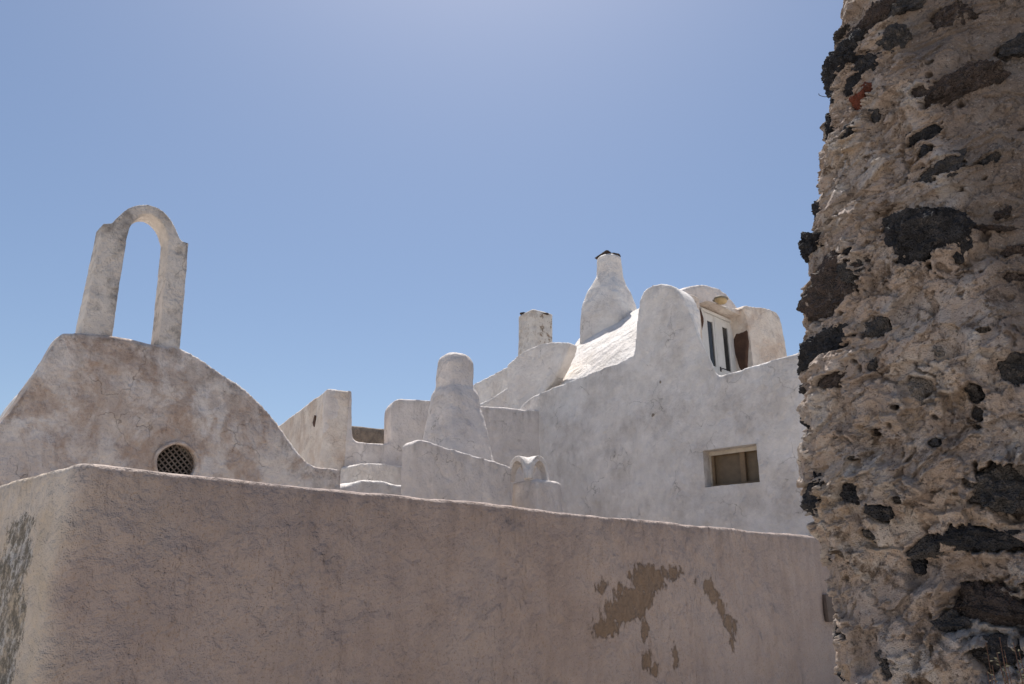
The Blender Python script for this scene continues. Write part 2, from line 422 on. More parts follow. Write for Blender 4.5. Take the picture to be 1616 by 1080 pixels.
# ------------------------------------------------------------------ chapel
CD = -9.5
cb = on(260, 725, NN, CD)
chapel = empty('chapel', (cb.x, cb.y, 0), 'stained plaster chapel with curved gable, round lattice window and open bell arch', 'chapel')
prof = curve([(-160, 850), (-100, 790), (-50, 728), (0, 664), (15, 648), (60, 585), (97, 525)], 2)[:-1] + [(97, 525), (126, 524), (176, 531), (233, 543)] + \
    curve([(284, 548), (320, 566), (350, 589), (385, 613), (410, 636), (430, 660), (450, 688), (470, 713), (490, 731), (510, 737), (540, 740)], 2)
front = [on(x, y, NN, CD) for x, y in prof]
oc = on(278, 732, NN, CD); orad = .235
sc_ = on(250, 625, NN, CD); cyl = bmesh.new(); bmesh.ops.create_cone(cyl, cap_ends=True, segments=40, radius1=orad, radius2=orad, depth=.5)
cyl.transform(Matrix.Translation(oc - NN * .0) @ NN.to_track_quat('Z', 'Y').to_matrix().to_4x4())
plastered('facade', prism_bm(drop(front), -NN * .45), M['chapel'], chapel, .035, 3, .035, 1.0, .010, 5, 7, cuts=[cyl], edge_h=.3,
          attrs=lambda co: {'stain': np.exp(-(((co - np.array(sc_[:])) @ np.array(DD[:])) / 1.3) ** 2 - ((co[:, 2] - sc_.z) / .55) ** 2)})
# barrel roof behind the gable, a little lower
ctr = on(200, 800, NN, CD)
roof = []
for x, y in prof[1:-4]:
    p = on(x, y, NN, CD); q = ctr + (p - ctr) * .88; roof.append(q - NN * .4)
plastered('vault_roof', prism_bm(drop(roof), -NN * 2.6), M['bright'], chapel, .07, 3, .04, .8, .01, 4, 9)
# bell arch
outer = [(122, 552), (163, 353), (178, 352)] + curve([(178, 352), (189, 340), (204, 328), (222, 323), (240, 324), (257, 332), (271, 347), (280, 366), (286, 379)], 2)[1:] + [(298, 384), (283, 575)]
inner = [(247, 572), (266, 378)] + curve([(266, 378), (260, 360), (250, 346), (238, 339), (226, 339), (213, 348), (204, 362), (200, 378)], 2)[1:] + [(173, 560)]
pa = [on(x, y, NN, CD - .04) for x, y in outer + inner]
plastered('bell_arch', prism_bm(pa, -NN * .30), M['belfry'], chapel, .018, 1, .006, 1.5, .004, 10, 11, edge_h=.25)
# round window: dark back, rim and lattice
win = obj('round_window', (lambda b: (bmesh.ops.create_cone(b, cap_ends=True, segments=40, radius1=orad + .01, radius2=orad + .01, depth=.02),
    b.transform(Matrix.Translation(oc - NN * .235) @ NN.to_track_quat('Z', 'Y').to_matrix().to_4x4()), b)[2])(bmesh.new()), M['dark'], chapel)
bm = bmesh.new()
for sgn in (1, -1):
    dirv = (DD + UP * sgn * 1.0).normalized(); per = (DD - UP * sgn).normalized() * 1.0
    for k in range(-4, 5):
        o_ = k * .052; hl = math.sqrt(max(orad ** 2 - o_ * o_, 0))
        if hl < .02: continue
        merge_bm(bm, box_bm(oc - NN * (.060 + .006 * sgn) + per * o_, dirv, NN, dirv.cross(NN), hl, .008, .0075))
obj('lattice', bm, M['lattice'], win, smooth=False)
bm = bmesh.new(); rg = []
for i in range(48):
    a = 2 * math.pi * i / 48; rad = DD * math.cos(a) + UP * math.sin(a)
    rg.append([bm.verts.new(oc + rad * (orad + .018 + .022 * math.cos(b)) + NN * (.012 + .022 * math.sin(b)) + rad * .004 * math.sin(a * 5)) for b in [2 * math.pi * j / 8 for j in range(8)]])
for i in range(48):
    for j in range(8): bm.faces.new((rg[i][j], rg[(i + 1) % 48][j], rg[(i + 1) % 48][(j + 1) % 8], rg[i][(j + 1) % 8]))
bmesh.ops.recalc_face_normals(bm, faces=bm.faces)
def with_edge(o):
    a = o.data.attributes.new('edge', 'FLOAT', 'POINT'); return o
with_edge(obj('window_rim', bm, M['chapel'], win))

# ------------------------------------------------------------------ low blocks between the chapel and the terrace wall
def slab(name, pts, N, D, th, mat, label, cat, z0=0., **k):
    fr = [on(x, y, N, D) for x, y in pts]; b = (fr[0] + fr[-1]) / 2; b.z = z0
    o = plastered(name, prism_bm(drop(fr, z0), -N * th), mat, base=b, **k); tag(o, label, cat); return o
slab('plaster_step', [(565, 734), (570, 731), (600, 732), (648, 736)], NN, -11.6, .6, M['bright'],
     'low whitewashed step block with a sunlit top, below the notch of the terrace wall', 'step', voxel=.025, smooth=2, disp=.02, dscale=2, seed=21)
slab('roof_mound', curve([(538, 768), (556, 762), (580, 757), (606, 759), (640, 766)], 3), NN, -10.6, 1.1, M['bright'],
     'low humped whitewashed roof just above the foreground wall, beside the chapel', 'roof', voxel=.04, smooth=5, disp=.03, dscale=2, seed=22)
slab('ridge_block', [(538, 752), (552, 755), (575, 762), (590, 775)], NN, -12.4, .5, M['white'],
     'small rough plaster ledge right behind the chapel corner', 'ledge', voxel=.04, smooth=4, disp=.03, dscale=3, seed=23)

# ------------------------------------------------------------------ terrace wall with the notch
TD = -13.87
tb = on(700, 700, N2, TD)
tw = empty('terrace_wall', (tb.x, tb.y, 0), 'tall whitewashed terrace wall with a deep square notch, running from behind the chapel to the house', 'wall')
pts = [(516, 613), (556, 617), (556, 660)] + curve([(557, 692), (566, 697), (590, 699), (616, 700)], 2) + [(616, 660), (617, 642), (622, 633), (632, 629), (683, 632), (760, 640), (862, 649)]
fr = [on(x, y, N2, TD) for x, y in pts]
plastered('front_face', prism_bm(drop(fr), -N2 * .5), M['white'], tw, .035, 4, .02, 1.3, .005, 8, 31, edge_h=.3)
cn = on(516, 613, N2, TD); X2 = Vector((-N2.y, N2.x, 0))
rp = [cn + N2 * .01 - X2 * .02, cn + N2 * .01 + X2 * .42]; rd = Vector((-.50, .866, 0))
bm = prism_bm([cn + N2 * .012, cn + N2 * .012 + rd * 6, cn + N2 * .012 + rd * 6 + X2 * .46, cn + N2 * .012 + X2 * .46], Vector((0, 0, -cn.z)))
plastered('side_wall', bm, M['warm'], tw, .045, 3, .02, 1.3, .005, 8, 32, edge_h=.3)
# small broken hole in the side wall
hp = on(497, 663, Vector((-.866, -.5, 0)), (cn + N2 * .012).dot(Vector((-.866, -.5, 0))) + .0)
obj('broken_patch', rock_bm(hp, (rd, Vector((-.866, -.5, 0)), UP), (.09, .03, .12), 5, 3), M['jamb'], tw)
slab('parapet_wall', [(500, 668), (556, 672), (617, 677), (660, 681)], N2, -16.5, .3, M['brown'],
     'brown weathered parapet seen through the notch of the terrace wall', 'wall', voxel=.04, smooth=3, disp=.02, seed=33, z0=2)

# ------------------------------------------------------------------ rounded centre chimney
def px_sections(rows, Y, z0=None):
    out = []
    for py, x0, x1, sq in rows:
        c = onY((x0 + x1) / 2, py, Y); w = (onY(x1, py, Y) - onY(x0, py, Y)).x / 2
        out.append((c, w, sq))
    return out
def slender(sec, k): return [(c, w * k, s) for c, w, s in sec]
rows = [(559, 711, 725, 0), (561, 703, 734, 0), (566, 696, 741, .1), (575, 693, 744, .2), (600, 691, 743, .25), (614, 691, 743, .3), (620, 687, 748, .35), (626, 685, 750, .4), (645, 682, 753, .4),
        (665, 679, 759, .4), (690, 674, 765, .4), (725, 669, 771, .45), (760, 664, 776, .45)]
sec = px_sections(rows, 12.9); sec = [(c, w * (1 - .16 * sq), sq) for c, w, sq in sec]
last = sec[-1]; sec.append((Vector((last[0].x, last[0].y, 0)), last[1] * 1.1, .45))
bm = loft_bm(sec, DD, NN)
b = last[0].copy(); b.z = 0
o = plastered('chimney', bm, M['white'], None, .03, 4, .025, 2.2, .006, 9, 41, edge_h=.12, base=b)
tag(o, 'rounded whitewashed chimney flaring at its foot, standing against the terrace wall behind the slanting wall', 'chimney')

# ------------------------------------------------------------------ slanting low wall
slab('slanting_wall', curve([(654, 700), (660, 694), (676, 696), (700, 704), (740, 716), (780, 728), (808, 737)], 2), NN, -9.0, .33, M['white'],
     'low whitewashed wall with a top slanting down to the right, in front of the rounded chimney', 'wall', voxel=.03, smooth=4, disp=.02, dscale=1.5, seed=51, edge_h=.2)

# ------------------------------------------------------------------ pedestal chimney with crossed arch hood
pc = onY(846, 765, 12.6)
hood = empty('arch_hood_chimney', (pc.x, pc.y, 0), 'squat chimney whose hood is made of two crossed clay arches, beside the house wall', 'chimney')
sec = []
for py, x0, x1 in ((761, 815, 880), (764, 809, 886), (775, 808, 887), (808, 806, 889), (850, 804, 891)):
    c = onY((x0 + x1) / 2, py, 12.6); w = (onY(x1, py, 12.6) - onY(x0, py, 12.6)).x / 2 * .74; sec.append((c, w, 1.6))
sec.append((Vector((pc.x, pc.y, 0)), sec[-1][1], 1.6))
plastered('base', loft_bm(sec), M['white'], hood, .025, 3, .012, 2, .004, 9, 61, edge_h=.1)
hc = onY(834, 760, 12.6); hr = .232
def arch_bm(c, along, half, r, h, n=14, drop_=0.):
    ac = UP.cross(along).normalized(); pr = [c + ac * r - UP * drop_]
    for i in range(n + 1):
        a = math.pi * i / n; pr.append(c + ac * r * math.cos(a) + UP * (h * math.sin(a)) + UP * .04)
    pr.append(c - ac * r - UP * drop_)
    return prism_bm([p + along * half for p in pr], -along * 2 * half)
tot = (onY(834, 722, 12.6) - hc).z
bm = arch_bm(hc, NN, .27, hr, tot - .04); merge_bm(bm, arch_bm(hc, DD, .27, hr, tot - .045))
plastered('hood', bm, M['bright'], hood, .013, 3, .008, 4, .003, 14, 62, edge_h=.08,
          cuts=[arch_bm(hc, NN, .5, hr - .075, tot - .13, drop_=.02), arch_bm(hc, DD, .5, hr - .075, tot - .13, drop_=.02)])

# ------------------------------------------------------------------ lower house: big wall, window, vault, chimneys
KD = -11.0                                             # MD.p
hb = on(1060, 760, MD, KD)
house = empty('house', (hb.x, hb.y, 0), 'large whitewashed house with a tall rounded fin, small wooden window, vaulted roof and two chimneys', 'house')
prof = curve([(818, 650), (824, 640), (835, 629), (851, 620), (885, 607), (918, 593), (950, 581), (971, 573), (990, 565)], 2)[:-1] + \
    curve([(1000, 559), (1003, 535), (1005, 505), (1009, 475), (1016, 459), (1030, 450), (1047, 448), (1062, 452), (1074, 462), (1082, 478), (1091, 500), (1104, 531), (1117, 557), (1126, 576)], 2) + \
    [(1132, 592), (1145, 590), (1184, 578), (1229, 564), (1264, 553), (1400, 508)]
fr = [on(x, y, MD, KD) for x, y in prof]
wq = [on(1109, 712, MD, KD), on(1194, 700, MD, KD), on(1199.5, 761, MD, KD), on(1112.5, 769, MD, KD)]
cut = prism_bm([p - DD * .1 for p in wq], DD * .42)
bk = []
for (x, y), p in zip(prof, fr):
    q = p + DD * .42
    if 1086 < x < 1133: w_ = min(1, (x - 1086) / 20); q = q.lerp(on(x - 1, y, MD, KD - .42), w_)
    bk.append(q)
bmw = bmesh.new(); fa_, ba_ = drop(fr), drop(bk)
va = [bmw.verts.new(p) for p in fa_]; vb = [bmw.verts.new(p) for p in ba_]; bmw.faces.new(va); bmw.faces.new(vb[::-1])
for i in range(len(va)): bmw.faces.new((va[i], vb[i], vb[(i + 1) % len(va)], va[(i + 1) % len(va)]))
bmesh.ops.recalc_face_normals(bmw, faces=bmw.faces)
plastered('wall', bmw, M['house'], house, .035, 4, .022, .9, .006, 6, 71, cuts=[cut], edge_h=.22, udir=NN)
for qx, qy, qs in ((1031, 655, .04), (1042, 603, .022)):
    obj('plaster_chip', rock_bm(on(qx, qy, MD, KD), (NN, DD, UP), (qs, qs * .4, qs * 1.2), qx, 3), M['brown'], house)
# window: frame, two panes, lintel strip
w0, w1, w2, w3 = [p + DD * .24 for p in wq]
wc = (w0 + w1 + w2 + w3) / 4; wx = ((w1 - w0) + (w2 - w3)) / 4; wz = ((w0 - w3) + (w1 - w2)) / 4
hx, hz = wx.length, wz.length; wx.normalize(); wz.normalize()
window = obj('window', box_bm(wc + DD * .05, wx, DD, wz, hx + .01, .01, hz + .01), M['dusty'], house)
bm = bmesh.new()
for s in (-1, 1):
    merge_bm(bm, box_bm(wc + wz * s * (hz - .028), wx, DD, wz, hx, .022, .030, .004))
    merge_bm(bm, box_bm(wc + wx * s * (hx - .030), wx, DD, wz, .032, .020, hz - .055, .004))
merge_bm(bm, box_bm(wc + wx * .10, wx, DD, wz, .045, .024, hz - .06, .004))
obj('frame', bm, M['wood'], window)
obj('lintel_strip', box_bm(wc + wz * (hz - .035) - DD * .045, wx, DD, wz, hx - .003, .022, .033, .004), M['palewood'], window)
obj('sill_strip', box_bm(wc - wz * (hz - .012) - DD * .04, wx, DD, wz, hx - .003, .02, .010, .003), M['palewood'], window)
obj('frame_edge', box_bm(wc - wx * (hx - .012) - DD * .036, wx, DD, wz, .010, .018, hz - .03, .003), M['palewood'], window)
# vaulted roof: bottom curve, mid, crest
B_ = [(858, 648), (880, 612), (930, 593), (1000, 565), (1060, 542)]; T_ = [(893, 566), (907, 545), (929, 524), (1004, 488), (1060, 468)]
rowsV = [([(b[0] + (t_[0] - b[0]) * f, b[1] + (t_[1] - b[1]) * f) for b, t_ in zip(B_, T_)], dd) for f, dd in ((-.15, 11.58), (0, 11.68), (.25, 11.95), (.5, 12.3), (.75, 12.85), (.92, 13.4), (1., 14.0))]
bm = bmesh.new(); grid = []
for r_, dd in rowsV: grid.append([on(x, y, DD, dd) for x, y in curve(r_, 2)])
nc = len(grid[0])
last = grid[-1]; grid.append([p + DD * 1.2 - UP * .5 for p in last]); grid.append([p + DD * 1.6 for p in last])
for p in grid[-1]: p.z = 2.5
grid.insert(0, [Vector((p.x, p.y, 2.5)) for p in grid[0]])
V = [[bm.verts.new(p) for p in r_] for r_ in grid]; nr = len(V)
for i in range(nr - 1):
    for j in range(nc - 1): bm.faces.new((V[i][j], V[i][j + 1], V[i + 1][j + 1], V[i + 1][j]))
for j in range(nc - 1): bm.faces.new((V[0][j + 1], V[0][j], V[-1][j], V[-1][j + 1]))
bm.faces.new([V[i][0] for i in range(nr)]); bm.faces.new([V[i][-1] for i in range(nr)][::-1])
bmesh.ops.recalc_face_normals(bm, faces=bm.faces)
roofo = plastered('vault_roof', bm, M['bright'], house, .045, 8, .03, 1.3, .008, 6, 72, edge_h=.05)
# curved parapet in front of the vault
pf = curve([(800, 575), (816, 562), (829, 552), (856, 542), (880, 539), (897, 540)], 2) + curve([(900, 543), (896, 556), (889, 570), (882, 585), (873, 602), (862, 615), (846, 640)], 2)
fr = [on(x, y, MD, -11.55) for x, y in pf]
plastered('curved_parapet', prism_bm(drop(fr, 2.5), DD * .28), M['bright'], house, .035, 4, .02, 1.3, .005, 8, 73, edge_h=.12)
fr = [on(x, y, MD, -12.6) for x, y in ((735, 612), (755, 602), (790, 584), (813, 572), (840, 560))]
plastered('rear_parapet', prism_bm(drop(fr, 2.5), DD * .3), M['bright'], house, .04, 4, .02, 1.3, .005, 8, 74, edge_h=.12)
fr = [on(x, y, MD, -12.1) for x, y in ((735, 648), (755, 637), (775, 628), (797, 613), (815, 606), (850, 600))]
plastered('stair_wall', prism_bm(drop(fr, 2.5), DD * .3), M['bright'], house, .04, 4, .02, 1.3, .005, 8, 75, edge_h=.12)
# square chimney
Y = 17.8
def sqsec(py, x0, x1, Y, k=.74, sq=1.0):
    c = onY((x0 + x1) / 2, py, Y); w = (onY(x1, py, Y) - onY(x0, py, Y)).x / 2 * k; return (c, w, sq)
sec = [sqsec(497, 820, 869, Y), sqsec(499, 817, 873, Y), sqsec(520, 817, 873, Y), sqsec(560, 816, 873, Y), sqsec(620, 815, 874, Y), sqsec(700, 813, 876, Y)]
bx, by = Vector((.83, .56, 0)).normalized(), Vector((.56, -.83, 0)).normalized()
ch = plastered('square_chimney', loft_bm(sec, bx, by, 48), M['flaked'], house, .025, 2, .012, 2, .004, 8, 76, edge_h=.1,
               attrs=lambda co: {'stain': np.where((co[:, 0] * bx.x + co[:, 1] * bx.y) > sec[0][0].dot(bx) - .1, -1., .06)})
for (px, w) in ((828, .12), (862, .09)):
    c = onY(px, 495.5, Y - (.25 if px > 850 else 0)); obj('chimney_stone', rock_bm(c, (bx, by, UP), (w, w * .8, .022), int(px), 3), M['capstone'], ch)
# tall flared chimney
Y = 17.6
rows = [(407, 945, 977, 0), (410, 942, 980, 0), (425, 942, 982, .02), (438, 942, 983, .05), (450, 937, 986, .2), (462, 930, 993, .5), (482, 922, 1001, .8), (505, 919, 1006, .9), (540, 918, 1008, .9), (600, 917, 1009, .9)]
sec = [sqsec(py, x0, x1, Y, 1 - .17 * sq ** .7, sq) for py, x0, x1, sq in rows]
tx_, ty_ = Vector((.60, .80, 0)), Vector((.80, -.60, 0))
ch = plastered('tall_chimney', loft_bm(sec, tx_, ty_, 48), M['bright'], house, .026, 3, .015, 1.6, .004, 8, 77, edge_h=.05)
bm = rock_bm(onY(957, 404.5, Y), (tx_, ty_, UP), (.25, .27, .085), 8, 4, .25); merge_bm(bm, rock_bm(onY(968, 405.5, Y - .1), (tx_, ty_, UP), (.18, .18, .06), 12, 4, .25))
obj('cap_stone', bm, M['capstone'], ch)

# ------------------------------------------------------------------ upper room with the door
UD = -7.4
ub = on(1150, 560, NN, UD)
room = empty('upper_room', (ub.x, ub.y, 0), 'small upper room with white double door, brown stone jamb and domed roof behind the house parapet', 'building')
fr = [on(x, y, NN, UD) for x, y in ((1072, 456), (1082, 461), (1110, 471), (1140, 481), (1165, 488), (1200, 502))]
op = [on(x, y, NN, UD) for x, y in ((1104, 474), (1180, 497))]
zt = (op[0].z + op[1].z) / 2; floor_z = zt - 2.15
op = [Vector((op[0].x, op[0].y, zt + .02)), Vector((op[1].x, op[1].y, zt - .02)), Vector((op[1].x, op[1].y, floor_z)), Vector((op[0].x, op[0].y, floor_z))]
cut = prism_bm([p + NN * .2 for p in op], -NN * .56)
plastered('facade', prism_bm(drop(fr, 1.), -NN * .6), M['warm'], room, .03, 3, .012, 1.5, .005, 8, 81, cuts=[cut], edge_h=.12)
fr = [on(x, y, NN, UD + .10) for x, y in [(1191, 600), (1184, 530), (1178, 500), (1172, 487), (1176, 482)] + curve([(1176, 482), (1200, 485), (1216, 488), (1227, 494), (1233, 508), (1238, 535), (1242, 560), (1250, 620)], 2)[1:]]
fr[0].z = 2.; fr = fr[:-1] + [fr[-1]]; e = fr[-1].copy(); e.z = 2.; fr.append(e)
plastered('buttress', prism_bm(fr, -NN * .75), M['warm'], room, .03, 4, .015, 1.5, .005, 8, 82, edge_h=.15)
fr = [on(x, y, NN, UD - .55) for x, y in curve([(1062, 478), (1070, 462), (1084, 453), (1104, 449), (1122, 451), (1138, 458), (1150, 468), (1160, 479), (1166, 490), (1172, 505)], 2)]
plastered('dome', prism_bm(drop(fr, 2.), -NN * .6), M['white'], room, .04, 4, .02, 1.5, .005, 8, 83, edge_h=.1)
# terrace floor the door opens on
q = [op[2] + NN * .1 - DD * 3.2, op[2] + NN * 3 - DD * 3.2, op[2] + NN * 3 + DD * 1.2, op[2] + NN * .1 + DD * 1.2]
q = [Vector((p.x, p.y, floor_z)) for p in q]
q = [p + DD * max(0, 11.45 - p.dot(DD)) for p in q]
bm = prism_bm(q, -UP * .2); with_edge(obj('terrace_floor', bm, M['bright'], room, False))
# door
du = DD; dc0 = op[3] - NN * .33; dw = (op[2] - op[3]).length
door_c = (op[2] + op[3]) / 2 - NN * .33; dh = zt - floor_z - .03
door = obj('door', box_bm(door_c + UP * dh / 2, du, NN, UP, dw / 2, .012, dh / 2), M['doorpaint'], room)
dx0 = -dw / 2; 
def leaf(x0, x1):
    """one leaf: stiles, rails, narrow glass, lower panel"""
    bm = bmesh.new(); cx = (x0 + x1) / 2; w = x1 - x0; gx = .10; cx += .06 if x1 < mid else -.02
    gw0, gw1 = cx - gx, cx + gx; gz0, gz1 = .95, dh - .22
    def bx_(a, b, z0, z1, pr, t=.02): merge_bm(bm, box_bm(door_c + du * (a + b) / 2 + UP * (z0 + z1) / 2 + NN * pr, du, NN, UP, (b - a) / 2, t, (z1 - z0) / 2, .004))
    bx_(x0, gw0, .02, dh - .07, .03); bx_(gw1, x1, .02, dh - .07, .03)
    bx_(gw0, gw1, .02, gz0, .028); bx_(gw0, gw1, gz1, dh - .07, .028)
    bx_(x0 + .09, x1 - .09, .15, .70, .04, .012); bx_(x0 + .06, x1 - .06, .78, .82, .045, .012)
    return bm, (gw0, gw1, gz0, gz1)
mid = .02
for x0, x1 in ((mid - .44, mid - .006), (mid + .006, dw / 2 - .06)):
    bm, (g0, g1, z0, z1) = leaf(x0, x1); lf = obj('door_leaf', bm, M['doorpaint'], door)
    obj('glass', box_bm(door_c + du * (g0 + g1) / 2 + UP * (z0 + z1) / 2 + NN * .022, du, NN, UP, (g1 - g0) / 2, .004, (z1 - z0) / 2), M['glass'], lf)
bm = bmesh.new()
for a, b, z0, z1 in ((-dw / 2, mid - .445, 0, dh), (dw / 2 - .055, dw / 2, 0, dh), (-dw / 2 + .056, dw / 2 - .056, dh - .06, dh)):
    merge_bm(bm, box_bm(door_c + du * (a + b) / 2 + UP * (z0 + z1) / 2 + NN * .045, du, NN, UP, (b - a) / 2, .033, (z1 - z0) / 2, .004))
obj('door_frame', bm, M['doorpaint'], door)
hnd = door_c + du * (mid + .08) + UP * .93 + NN * .06
bm = tube_bm([hnd, hnd + NN * .05, hnd + NN * .055 + du * .12], .011); merge_bm(bm, box_bm(hnd - NN * .006, du, NN, UP, .022, .006, .05, .003))
merge_bm(bm, box_bm(hnd - UP * .22 - NN * .006, du, NN, UP, .022, .008, .028, .003))
obj('handle', bm, M['iron'], door)
# exposed jamb stones on the right reveal and a sliver at the left
def jamb(px_side, z0, z1, mat, sd, dep=.30):
    s = 1 if px_side else -1; b0 = op[2] if px_side else op[3]
    c = Vector((b0.x, b0.y, (z0 + z1) / 2)) - NN * .12
    return obj('jamb_stone', rock_bm(c - DD * (.155 if s > 0 else -.008), (NN, DD, UP), (dep / 2 + .03, .065, (z1 - z0) / 2), sd, 4, .12), mat, room)
jamb(1, zt - 1.28, zt + .14, M['jamb'], 3, .32); jamb(1, zt - 2.15, zt - 1.0, M['jamb2'], 4, .33)
jamb(0, zt - .75, zt - .02, M['jamb'], 5, .30); jamb(0, zt - 1.6, zt - .75, M['jamb2'], 6, .28)
# bulkhead lamp over the door
lc = on(1138, 474, NN, UD + .09)
bm = bmesh.new(); bmesh.ops.create_uvsphere(bm, u_segments=24, v_segments=12, radius=1)
bm.transform(Matrix.Translation(lc + UP * .03) @ Matrix(((DD.x * .17, NN.x * .13, 0, 0), (DD.y * .17, NN.y * .13, 0, 0), (0, 0, .035, 0), (0, 0, 0, 1))))
lamp = obj('door_lamp', bm, M['lampmetal'], room)
bm = bmesh.new(); bmesh.ops.create_uvsphere(bm, u_segments=24, v_segments=12, radius=1)
for v in bm.verts: v.co.z = min(v.co.z, .15)
bm.transform(Matrix.Translation(lc) @ Matrix(((DD.x * .145, NN.x * .11, 0, 0), (DD.y * .145, NN.y * .11, 0, 0), (0, 0, .085, 0), (0, 0, 0, 1))))
obj('lamp_glass', bm, M['amber'], lamp)
obj('lamp_bracket', box_bm(lc - NN * .10 + UP * .02, DD, NN, UP, .06, .06, .02, .006), M['lampmetal'], lamp)

# ------------------------------------------------------------------ rubble wall at right
def stone_mat(name, c1, c2, dust=.35):
    t = NT(name); t.b.inputs['Roughness'].default_value = .85
    c = t.mix(t.ramp(t.noise(14, 6, .7), .38, .62), c1, c2)
    c = t.mix(t.ramp(t.noise(26, 6, .75), .56, .66, 0, dust), c, (.24, .20, .17))
    c = t.mix(t.ramp(t.vor(110), .12, .3, .75, 0), c, tuple(x * .3 for x in c1))
    b = t.bump(t.noise(40, 6, .72), .022); b = t.bump(t.vor(120), .008, prev=b)
    return t.done(c, b)
M['lava'] = stone_mat('black_lava_stone', (.026, .026, .030), (.058, .057, .062))
M['brownstone'] = stone_mat('brown_volcanic_stone', (.105, .078, .068), (.062, .050, .046), .75)
M['slate'] = stone_mat('slate_grey_stone', (.105, .094, .088), (.055, .053, .055), .75)
M['greystone'] = stone_mat('pale_grey_stone', (.30, .265, .24), (.20, .175, .155), .5)
M['brick'] = stone_mat('red_brick', (.24, .07, .04), (.15, .05, .03))

SY = 3.0
sil = [(-60, 1334), (0, 1327), (60, 1322), (120, 1318), (200, 1300), (250, 1295), (300, 1292), (350, 1287), (400, 1278), (450, 1270), (500, 1268), (600, 1263),
       (700, 1263), (780, 1265), (830, 1283), (870, 1297), (920, 1308), (1000, 1315), (1080, 1322), (1200, 1330)]
sz, sx = [], []
for py, px in sil:
    p = onY(px, py, 3.15); sz.append(p.z); sx.append(p.x + .06)
sz = np.array(sz[::-1]); sx = np.array(sx[::-1])
sz = np.concatenate([[0], sz, [5.4]]); sx = np.concatenate([[sx[0] - .02], sx, [sx[-1] + .02]])
plan = np.array([(1.9, 5.2), (.85, 4.2), (.32, 3.55), (.07, 3.28), (0, 3.12), (.03, 2.95), (.14, 2.78), (.36, 2.58), (.66, 2.37), (1.05, 2.10), (1.7, 1.65), (2.5, .95), (3.1, -.2), (3.5, -2.), (3.7, -5.)])  # last points run unseen past the camera, added to block sky light
pp = np.array(curve([tuple(p) for p in plan], 12)); al = np.concatenate([[0], np.cumsum(np.hypot(*np.diff(pp, axis=0).T))])
iv0 = al[np.argmin(np.abs(pp[:, 1] - 3.45))]
iv1 = al[np.argmin(np.abs(pp[:, 1] - 2.22))]
st_ = .0038
A = np.concatenate([np.linspace(0, iv0, 40, endpoint=False), np.arange(iv0, iv1, st_), np.linspace(iv1, al[-1], 90)[1:]])
Zs = np.concatenate([np.linspace(0, 1.05, 50, endpoint=False), np.arange(1.05, 4.65, st_), np.linspace(4.65, 5.4, 24)[1:]])
na, nz = len(A), len(Zs)
bxp = np.interp(A, al, pp[:, 0]); byp = np.interp(A, al, pp[:, 1])
tx = np.gradient(bxp, A); ty = np.gradient(byp, A); tn = np.hypot(tx, ty); nxp, nyp = ty / tn, -tx / tn
if (nxp[na // 2] * -1 + nyp[na // 2] * -1) < 0: nxp, nyp = -nxp, -nyp
AA, ZZ = np.meshgrid(A, Zs); AA = AA.ravel(); ZZ = ZZ.ravel()
BX = np.tile(bxp, nz) + np.interp(ZZ, sz, sx); BY = np.tile(byp, nz)
NX = np.tile(nxp, nz); NY = np.tile(nyp, nz)
base3 = np.stack([BX, BY, ZZ], 1)
ppx, ppy = proj(base3); facing = (NX * -BX + NY * -BY) > -.15
